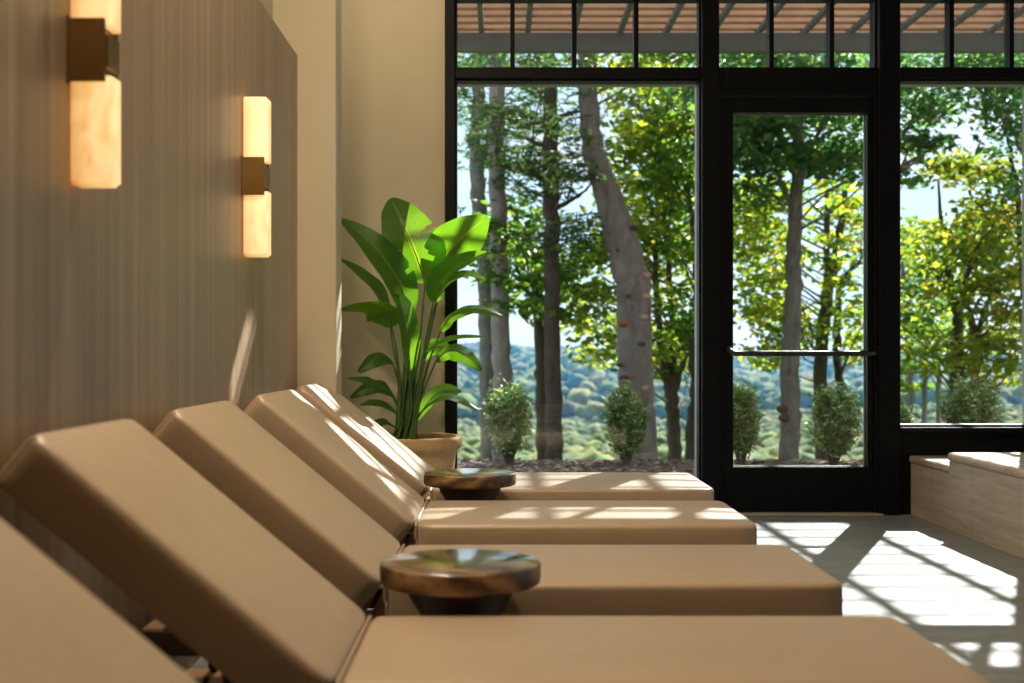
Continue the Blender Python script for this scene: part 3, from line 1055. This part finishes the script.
def tree(name, label, Y, stems, bark, crowns, kind, leaf_size=.07, needles=False, knots=(), sun_block_bough=None):
    """stems: list of px polylines [(px, py, half width px)]; crowns: (px, py, rx, ry, clumps, leaves per clump, depth)"""
    base = stems[0][0]
    bx = (base[0]-U0)*Y/F
    root = empty(name, (bx, Y, float(ground_z(bx, Y))), label, 'tree', 'trees on the slope outside')
    loc = root.location.copy()
    bm = bmesh.new()
    paths = []
    k = F/Y
    for si, st in enumerate(stems):
        pts = [(P(x, y, Y)-loc, w/k) for x, y, w in st]
        p3 = spline([tuple(p)+(w,) for p, w in pts], 8)
        if si == 0:
            first = p3[0].copy()
            p3 = [np.array([first[0], first[1], -.25, first[3]*1.25]), np.array([first[0], first[1], 0.05, first[3]*1.1])] + p3 if first[2] > .12 else p3
        jit = rng.normal(0, .012, (len(p3), 2))
        V3 = [Vector(q[:3])+Vector((j[0], j[1], 0)) for q, j in zip(p3, jit)]
        tube(bm, V3, [max(.006, q[3]) for q in p3], 12)
        paths.append([Vector(q[:3]) for q in p3])
    leaves = []
    for cx, cy, rx, ry, nc, nl, dep in crowns:
        nc = max(3, int(nc*.62)); nl = int(nl*.8)
        for _ in range(nc):
            r_, a_ = math.sqrt(rng.uniform(0, 1)), rng.uniform(0, 2*math.pi)
            qx, qy = cx+rx*r_*math.cos(a_), cy+ry*r_*math.sin(a_)
            c = P(qx, qy, Y+rng.uniform(-dep, dep))
            # a twig from the nearest stem to this clump
            cl = c-loc
            best, bd = None, 1e9
            for pt in paths:
                for q in pt[3:]:
                    hd = math.hypot(q.x-cl.x, q.y-cl.y)
                    d = (q-cl).length+max(0, q.z-cl.z+.45*hd)*2.2
                    if d < bd:
                        bd, best = d, q
            if best is not None and c.z < .80*(c.y-7.9) and rng.uniform() < .32:
                midp = (best+cl)/2+Vector(rng.normal(0, .05*min(bd, 2), 3))
                tube(bm, [Vector(v) for v in spline([tuple(best), tuple(midp), tuple(cl)], 4)], [.007+.009*min(bd, 1.6)*(1-t/8) for t in range(9)], 5)
            rr = rng.uniform(.20, .42)*(Y/16)
            leaves.append(ellipsoid_pts(nl, c, (rr*1.4, rr*1.1, rr*.42)))
    bm_obj('trunk', bm, BM[bark], root)
    if knots:
        for kx, ky, kr, col in knots:
            bm = bmesh.new()
            bmesh.ops.create_icosphere(bm, subdivisions=2, radius=1)
            kk = kr/k
            bmesh.ops.scale(bm, vec=(kk*1.2, kk*.9, kk*.8), verts=bm.verts)
            rad = min((w/k for st in stems for x, y, w in st if abs(y-ky) < 60), default=.1)
            bmesh.ops.translate(bm, vec=P(kx, ky, Y-rad*.85)-loc, verts=bm.verts)
            bm_obj('knot', bm, KN[col], root)
    if leaves:
        pts = sun_cap(np.concatenate(leaves))
        pts = pts[pts[:, 1] > 14.95]
        if sun_block_bough:  # unseen leaf clumps added to keep stray sun off the panelling
            pts = np.concatenate([pts] + [ellipsoid_pts(260, P(bx_, by_, Y), (.2, .25, .13)) for bx_, by_ in sun_block_bough])
        gz = ground_z(pts[:, 0], pts[:, 1])
        pts = pts[pts[:, 2] > gz+.15]
        if needles:
            V, Fc = needle_sprays(pts, leaf_size)
        else:
            V, Fc = leaf_quads(pts, leaf_size)
        np_obj('crown', V-np.array(loc), Fc, LM[kind], root, smooth=False)
    return root
KN = {'red': plain('heart_wood', (.34, .15, .09, 1), .8, 0, .3, 20), 'dark': plain('branch_scar', (.10, .06, .05, 1), .9, 0, .3, 20), 'pale': plain('pale_scar', (.5, .33, .28, 1), .8, 0, .2, 20)}

B0 = 476   # a py just below the visible bed edge
# left window
tree('pine_tree', 'slim dark trunk nearest the left jamb of the tall window, beside a pale trunk', 17.2,
     [[(489, B0, 8.5), (488, 400, 8), (486, 300, 8), (481, 220, 8), (476, 150, 7), (480, 60, 6), (478, -60, 5)], [(477, 180, 4), (492, 120, 3.5), (494, 60, 3)]], 'grey',
     [(472, 130, 30, 60, 22, 26, .8), (465, 215, 18, 40, 7, 24, .8), (500, 95, 40, 34, 18, 26, 1), (485, 60, 60, 12, 26, 24, 1), (500, 0, 70, 40, 60, 26, 1)], 'teal', .10, True)
tree('deciduous_tree', 'straight pale grey trunk rising behind the shrub by the terracotta pot', 16.4,
     [[(503, B0, 10.5), (503, 400, 10), (501, 330, 9.5), (499, 250, 9), (497, 160, 8.5), (498, 50, 8), (497, -80, 7)]], 'pale',
     [(515, 150, 18, 40, 8, 26, 1.2), (505, 60, 40, 10, 10, 22, 1)], 'teal', .06)
tree('pine_tree', 'dark pine trunk with flat branches of needles, centre of the tall window', 15.9,
     [[(555, B0, 9), (554, 400, 8.5), (552, 300, 8), (551, 200, 8), (551, 130, 7.5), (548, 40, 6), (547, -60, 4)],
      [(551, 150, 3), (530, 140, 2.2), (500, 128, 1.5)], [(551, 120, 3), (575, 112, 2), (600, 108, 1)], [(551, 185, 3), (525, 170, 2), (498, 165, 1)],
      [(552, 210, 3), (572, 200, 2), (586, 190, 1)], [(550, 110, 2.5), (535, 85, 2), (528, 50, 1)], [(551, 230, 2.5), (535, 238, 1.8), (516, 240, 1)]], 'dark',
     [(525, 130, 38, 34, 44, 26, 1), (530, 182, 38, 22, 34, 26, 1), (575, 145, 26, 40, 24, 24, 1), (560, 235, 30, 26, 22, 24, 1), (535, 75, 50, 18, 24, 22, 1)], 'pine', .105, True)
tree('deciduous_tree', 'slim brown trunk close to the left side of the dark pine trunk', 17.5,
     [[(543, B0, 7), (542, 400, 6.8), (541, 350, 6.5), (538, 300, 6), (531, 240, 5)], [(540, 320, 3), (528, 290, 2.5), (515, 262, 2)]], 'dark',
     [(523, 275, 34, 42, 40, 46, 1.5), (515, 225, 34, 36, 26, 40, 1.5), (560, 300, 30, 24, 18, 40, 1.5), (575, 275, 22, 26, 16, 40, 1.5)], 'green', .068)
tree('deciduous_tree', 'thick leaning pale trunk with reddish branch scars, left of the door', 15.6,
     [[(640, B0, 20), (638, 420, 18), (635, 370, 17.5), (634, 300, 17.5), (628, 262, 17), (612, 210, 14.5), (598, 165, 12), (591, 130, 10.5), (588, 70, 9.5), (590, 20, 9), (594, -90, 8)], [(593, -70, 6), (640, -180, 5), (710, -270, 4), (780, -318, 2)]], 'birch',  # second stem: unseen limb added to carry the sun-blocking leaf clumps
     [(640, 55, 60, 14, 30, 34, .8), (600, 5, 110, 40, 60, 34, .8)], 'green', .06, False,
     [(623, 323, 5, 'red'), (644, 317, 4, 'pale'), (641, 344, 4, 'dark'), (647, 275, 4, 'pale'), (630, 296, 4, 'dark'), (646, 296, 4, 'pale'), (624, 378, 4, 'dark'), (620, 365, 3, 'dark'), (645, 388, 3.5, 'pale'), (635, 228, 4, 'dark'), (600, 163, 3, 'dark'), (619, 250, 3, 'dark'), (634, 376, 3, 'red'), (593, 176, 2.5, 'dark')], sun_block_bough=[(742, -308), (757, -314), (772, -320), (765, -308), (750, -322)])
tree('maple_tree', 'forked brown trunk behind the leaning pale trunk, crown of yellow-green leaves', 18.5,
     [[(676, B0, 7.5), (674, 430, 7), (671, 395, 6.5), (664, 360, 4.5), (658, 310, 3.5), (655, 250, 3)], [(672, 400, 5), (674, 365, 4), (672, 320, 3.5), (668, 240, 2.5), (676, 150, 2)], [(673, 392, 4), (684, 360, 3), (692, 310, 2.5)]], 'dark',
     [(655, 215, 48, 60, 120, 42, 2.2), (672, 355, 26, 26, 22, 40, 2), (600, 350, 14, 20, 10, 40, 2), (660, 130, 46, 44, 84, 42, 2), (592, 300, 26, 60, 46, 42, 2), (640, 80, 56, 22, 50, 40, 2), (680, 320, 24, 40, 30, 40, 2)], 'maple', .072)
tree('deciduous_tree', 'thin dark stem at the right edge of the tall window', 17.0,
     [[(690, B0, 5.5), (691, 430, 5), (694, 390, 4.5), (692, 340, 3.5), (697, 280, 3), (690, 200, 2)]], 'dark',
     [(690, 255, 22, 90, 54, 40, 1.5), (682, 150, 30, 50, 44, 40, 1.5)], 'green', .066)
tree('deciduous_tree', 'straight rough grey trunk with a burl, seen through the door glass', 16.2,
     [[(789, B0, 11), (790, 440, 10), (790, 400, 10), (791, 350, 9), (793, 300, 8.5), (794, 240, 7.5), (796, 190, 6.5), (798, 130, 5), (797, 20, 3)], [(795, 215, 4), (782, 185, 3), (772, 150, 2)], [(797, 180, 3.5), (812, 150, 2.5), (826, 115, 1.5)]], 'grey',
     [(798, 140, 70, 30, 92, 44, 1.4), (752, 160, 34, 44, 44, 42, 1.2), (845, 150, 34, 44, 34, 42, 1.2), (790, 92, 110, 26, 60, 40, 1.2), (790, 58, 100, 12, 60, 40, 1.6), (770, 10, 110, 36, 56, 36, 1.2)], 'teal', .066, False,
     [(782, 409, 5, 'dark'), (784, 418, 5, 'dark')])
tree('maple_tree', 'curving brown trunk with a thinner stem beside it, behind the shrub in the door glass', 19.5,
     [[(823, B0, 8), (821, 430, 7.5), (820, 390, 7), (822, 340, 6.5), (828, 290, 6), (834, 262, 5), (842, 220, 3.5), (850, 160, 2.5)], [(828, 285, 4), (826, 250, 3.5), (828, 200, 2.5), (822, 150, 2)], [(842, 400, 4), (837, 350, 4), (838, 310, 3), (842, 280, 2.5), (860, 262, 2)]], 'dark',
     [(760, 250, 32, 74, 100, 44, 2.2), (768, 330, 30, 36, 40, 44, 2), (848, 230, 28, 70, 40, 42, 2.2), (853, 320, 20, 40, 26, 42, 2)], 'maple', .076)
# right window
tree('maple_tree', 'multi-stemmed dark tree forking low, centre of the window over the tub', 17.5,
     [[(953, B0, 6), (955, 400, 5), (957, 340, 5), (957, 310, 5), (950, 280, 3), (943, 240, 2.5), (937, 160, .6)], [(958, 312, 3.5), (967, 280, 3), (973, 240, 2), (970, 190, 1.5)], [(962, B0, 4), (962, 390, 4), (961, 340, 3.5), (958, 300, 3)], [(956, 305, 3), (945, 290, 2.5), (930, 262, 1.5)]], 'dark',
     [(955, 235, 50, 20, 46, 40, 1.8), (950, 275, 54, 30, 46, 40, 1.8), (925, 330, 34, 40, 20, 40, 1.6), (965, 360, 50, 30, 20, 40, 1.6)], 'maple', .066)
tree('autumn_tree', 'dark stem with orange-tinted leaves at the far right edge of the picture', 16.5,
     [[(973, B0, 4.5), (974, 390, 4), (974, 340, 4), (969, 310, 3), (962, 290, 2)], [(975, 345, 3), (984, 310, 2.5), (998, 290, 2), (1015, 270, 1.5)], [(1022, 300, 3), (1020, 220, 3), (1010, 150, 2), (1000, 110, 1.5)]], 'dark',
     [(1000, 255, 34, 40, 50, 42, 1.4), (975, 172, 36, 12, 20, 40, 1.0), (1005, 340, 40, 46, 50, 42, 1.4), (955, 160, 22, 8, 9, 40, .8), (992, 208, 36, 14, 22, 40, 1.0)], 'autumn', .062)
tree('deciduous_tree', 'leafy boughs hanging into the top left of the window over the tub', 15.9,
     [[(880, B0, 7), (881, 380, 6.5), (884, 250, 6), (888, 150, 5), (896, 100, 4), (900, 10, 3)], [(887, 170, 3.5), (905, 130, 2.5), (930, 105, 1.5)], [(886, 190, 3), (905, 165, 2), (922, 155, 1.2)]], 'grey',
     [(922, 104, 34, 20, 38, 40, .9), (914, 142, 26, 12, 20, 38, .9), (910, 178, 16, 8, 8, 36, .8), (905, 300, 10, 30, 8, 34, .8), (930, 66, 60, 12, 30, 36, .9)], 'teal', .060)
tree('deciduous_tree', 'leafy boughs hanging into the top right corner of the window over the tub', 15.9,
     [[(1052, B0, 9), (1050, 300, 8), (1046, 160, 6), (1042, 60, 5), (1040, -60, 4)], [(1047, 190, 4), (1022, 150, 2.5), (1002, 108, 1.5), (985, 95, 1)]], 'grey',
     [(1012, 120, 22, 40, 34, 40, .9), (1008, 92, 20, 10, 12, 38, .9), (1016, 180, 16, 12, 10, 38, .9), (1000, 62, 50, 10, 44, 36, 1), (990, 10, 90, 36, 40, 36, 1)], 'teal', .060)
tree('deciduous_tree', 'thin grey stems near the left edge of the window over the tub', 22,
     [[(912, B0, 4), (910, 400, 3.5), (908, 340, 3), (902, 290, 2.5), (905, 230, 2)], [(925, B0, 3), (925, 380, 2.5), (928, 320, 2), (926, 260, 1.5)], [(939, B0, 2.5), (938, 390, 2.5), (936, 330, 2)]], 'grey',
     [(915, 260, 22, 40, 30, 44, 2), (930, 330, 26, 36, 30, 44, 2), (908, 380, 14, 20, 10, 40, 2)], 'green', .08)

# --- shrubs in the bed
def shrub(label, cx, y_top, y_bot, half, Y, n=3000):
    x = (cx-U0)*Y/F
    zg = float(ground_z(x, Y))
    root = empty('leafy_shrub', (x, Y, zg-.01), label, 'shrub', 'round shrubs in the mulch bed')
    k = F/Y
    h = (y_bot-y_top)/k
    rx = half/k
    bm = bmesh.new()
    tips = []
    for i in range(34):
        a = rng.uniform(0, 6.28); rr = math.sqrt(rng.uniform(0, 1))
        top = Vector((rx*.85*rr*math.cos(a), rx*.85*rr*math.sin(a), h*(.55+.45*math.sqrt(max(0, 1-rr*rr))*rng.uniform(.8, 1.05))))
        b = Vector((.03*math.cos(a), .03*math.sin(a), 0))
        tube(bm, [b, b.lerp(top, .4)+Vector((0, 0, .02)), top], [.008, .005, .002], 5)
        tips.append((b, top))
    bm_obj('stems', bm, BM['dark'], root)
    pts = []
    per = n//34
    for b, t in tips:
        f = rng.uniform(.25, 1.08, per)[:, None]
        pts.append(np.array(b)+(np.array(t)-np.array(b))*f+rng.normal(0, .028, (per, 3)))
    pts.append(ellipsoid_pts(n//4, (0, 0, h*.52), (rx*.9, rx*.9, h*.42)))
    pts = np.concatenate(pts)
    pts = pts[pts[:, 2] > .05]
    V, Fc = leaf_quads(pts, .027, .15, .38)
    np_obj('foliage', V, Fc, LM['shrub'], root, smooth=False)
shrub('round glint-flecked shrub just beyond the glass beside the terracotta pot', 509, 386, 464, 28, 11.35)
shrub('round glint-flecked shrub in front of the thick leaning trunk', 626, 390, 465, 25, 11.3)
shrub('glint-flecked shrub half hidden by the left stile of the door', 741, 386, 464, 20, 11.3)
shrub('glint-flecked shrub in the lower right of the door glass', 834, 390, 466, 30, 11.2)
shrub('glint-flecked shrub standing behind the tub window sill', 971, 378, 465, 33, 11.2)
shrub('low shrub peeking over the sill at the left corner of the tub window', 902, 408, 466, 13, 11.2, 1400)

# --- woodland in the valley (nobody could count it)
def woodland(name, label, y0, y1, n, rmin, rmax, stops, seed):
    r2 = np.random.default_rng(seed)
    bm = bmesh.new()
    bmesh.ops.create_icosphere(bm, subdivisions=2, radius=1)
    bv = np.array([v.co[:] for v in bm.verts]); bf = np.array([[v.index for v in f.verts] for f in bm.faces])
    bm.free()
    nv = len(bv)
    y = y0+(y1-y0)*r2.uniform(0, 1, n)**.8
    x = (r2.uniform(420, 1080, n)-U0)*y/F
    r = r2.uniform(rmin, rmax, n)
    z = ground_z(x, y)+r*.55
    V = np.zeros((n, nv, 3))
    for i in range(n):
        ph = r2.uniform(0, 6.28, 6)
        d = 1+.16*np.sin(bv[:, 0]*5+ph[0])*np.sin(bv[:, 1]*5+ph[1])+.14*np.sin(bv[:, 2]*7+ph[2]+bv[:, 0]*4)+r2.normal(0, .07, nv)
        V[i] = bv*d[:, None]*r[i]*np.array([1, 1, r2.uniform(.7, 1.05)])+np.array([x[i], y[i], z[i]])
    Fc = (bf[None]+(np.arange(n)*nv)[:, None, None]).reshape(-1, 3)
    g = N('woodland')
    f = g.n('ShaderNodeNewGeometry').outputs['Random Per Island']
    c = g.ramp(f, stops)
    nz = g.noise(g.coords(), .55, 6, .7)
    c = g.mixc(.7, c, g.ramp(nz, [(.3, (.45, .5, .45, 1)), (.7, (1.25, 1.25, 1.1, 1))]), 'MULTIPLY')
    o = np_obj(name, V.reshape(-1, 3), Fc, g.done(g.pbr(c, .9, 0, g.bump(nz, .6, .8))), smooth=True)
    tag(o, label, 'woodland', kind='stuff')
WST = [(0, (.035, .085, .03, 1)), (.4, (.075, .14, .038, 1)), (.7, (.16, .21, .045, 1)), (.88, (.24, .22, .05, 1)), (1, (.11, .085, .04, 1))]
woodland('woodland', 'wooded valley slope of green and yellow crowns below the garden', 110, 420, 2600, 1.2, 3.0, WST, 3)
woodland('woodland', 'blue-hazed distant wooded hills along the horizon', 420, 1150, 3000, 2.6, 6.0, WST, 4)

# haze in the valley air
bm = bmesh.new()
box(bm, -700, 900, 260, 1600, -140, 160)
g = N('valley_haze')
vs = g.n('ShaderNodeVolumeScatter', {'Color': (.07, .34, .90, 1), 'Density': .00065, 'Anisotropy': .2})
g.t.links.new(vs.outputs[0], g.out.inputs['Volume'])
hz = bm_obj('haze', bm, g.m, smooth=False)
tag(hz, 'thin blue haze filling the valley air beyond the trees', 'haze', kind='stuff')

# ------------------------------------------------------------------ LIGHT
W = bpy.data.worlds.new('sky')
SC.world = W
W.use_nodes = True
t = W.node_tree
t.nodes.clear()
out = t.nodes.new('ShaderNodeOutputWorld')
bg = t.nodes.new('ShaderNodeBackground')
tc = t.nodes.new('ShaderNodeTexCoord')
sep = t.nodes.new('ShaderNodeSeparateXYZ')
t.links.new(tc.outputs['Generated'], sep.inputs[0])
rp = t.nodes.new('ShaderNodeValToRGB')
e = rp.color_ramp.elements
e[0].position, e[0].color = 0.0, (.70, .80, .90, 1)
e[1].position, e[1].color = .8, (.22, .42, .80, 1)
x = e.new(.25); x.color = (.50, .68, .93, 1)
t.links.new(sep.outputs[2], rp.inputs['Fac'])
mp = t.nodes.new('ShaderNodeMapping'); mp.inputs['Scale'].default_value = (1, 1, 2.4)
t.links.new(tc.outputs['Generated'], mp.inputs['Vector'])
nz = t.nodes.new('ShaderNodeTexNoise'); nz.inputs['Scale'].default_value = 5.5; nz.inputs['Detail'].default_value = 6; nz.inputs['Roughness'].default_value = .55
t.links.new(mp.outputs[0], nz.inputs['Vector'])
cr = t.nodes.new('ShaderNodeValToRGB')
cr.color_ramp.elements[0].position = .36; cr.color_ramp.elements[1].position = .58
t.links.new(nz.outputs['Fac'], cr.inputs['Fac'])
mx = t.nodes.new('ShaderNodeMix'); mx.data_type = 'RGBA'
t.links.new(cr.outputs['Color'], mx.inputs[0]); t.links.new(rp.outputs['Color'], mx.inputs[6]); mx.inputs[7].default_value = (.80, .83, .87, 1)
t.links.new(mx.outputs[2], bg.inputs['Color'])
bg.inputs['Strength'].default_value = 1.0
t.links.new(bg.outputs[0], out.inputs['Surface'])

sd = bpy.data.lights.new('sun', 'SUN')
sd.energy = 10.5
sd.angle = R(.53)
sd.color = (1, .98, .95)
so = bpy.data.objects.new('sun', sd)
COL.objects.link(so)
so.location = (10, 20, 20)
so.rotation_euler = SUN.to_track_quat('-Z', 'Y').to_euler()

def fill_lamp(x, y, e, size=.9, col=(1, .80, .58)):  # out-of-view lamps added at the ceiling as warm fill
    d = bpy.data.lights.new('fill_lamp', 'AREA')
    d.shape = 'DISK'
    d.size = size
    d.energy = e
    d.color = col
    o = bpy.data.objects.new('fill_lamp', d)
    COL.objects.link(o)
    o.location = (x, y, ZC-.02)
for x, y, e_ in ((-.72, 2.4, 36), (-.70, 3.9, 40), (-.62, 6.85, 7)):
    fill_lamp(x, y, e_, .28, (1, .83, .62))

SC.view_settings.view_transform = 'Standard'
SC.view_settings.look = 'None'
SC.view_settings.gamma = 1
SC.view_settings.use_curve_mapping = False
SC.view_settings.exposure = .45
SC.cycles.max_bounces = 8
SC.cycles.diffuse_bounces = 4
SC.cycles.glossy_bounces = 3
SC.cycles.transmission_bounces = 4
SC.cycles.transparent_max_bounces = 16
SC.cycles.volume_bounces = 0
SC.cycles.caustics_reflective = False
SC.cycles.caustics_refractive = False
SC.cycles.sample_clamp_indirect = 6
SC.cycles.use_denoising = True
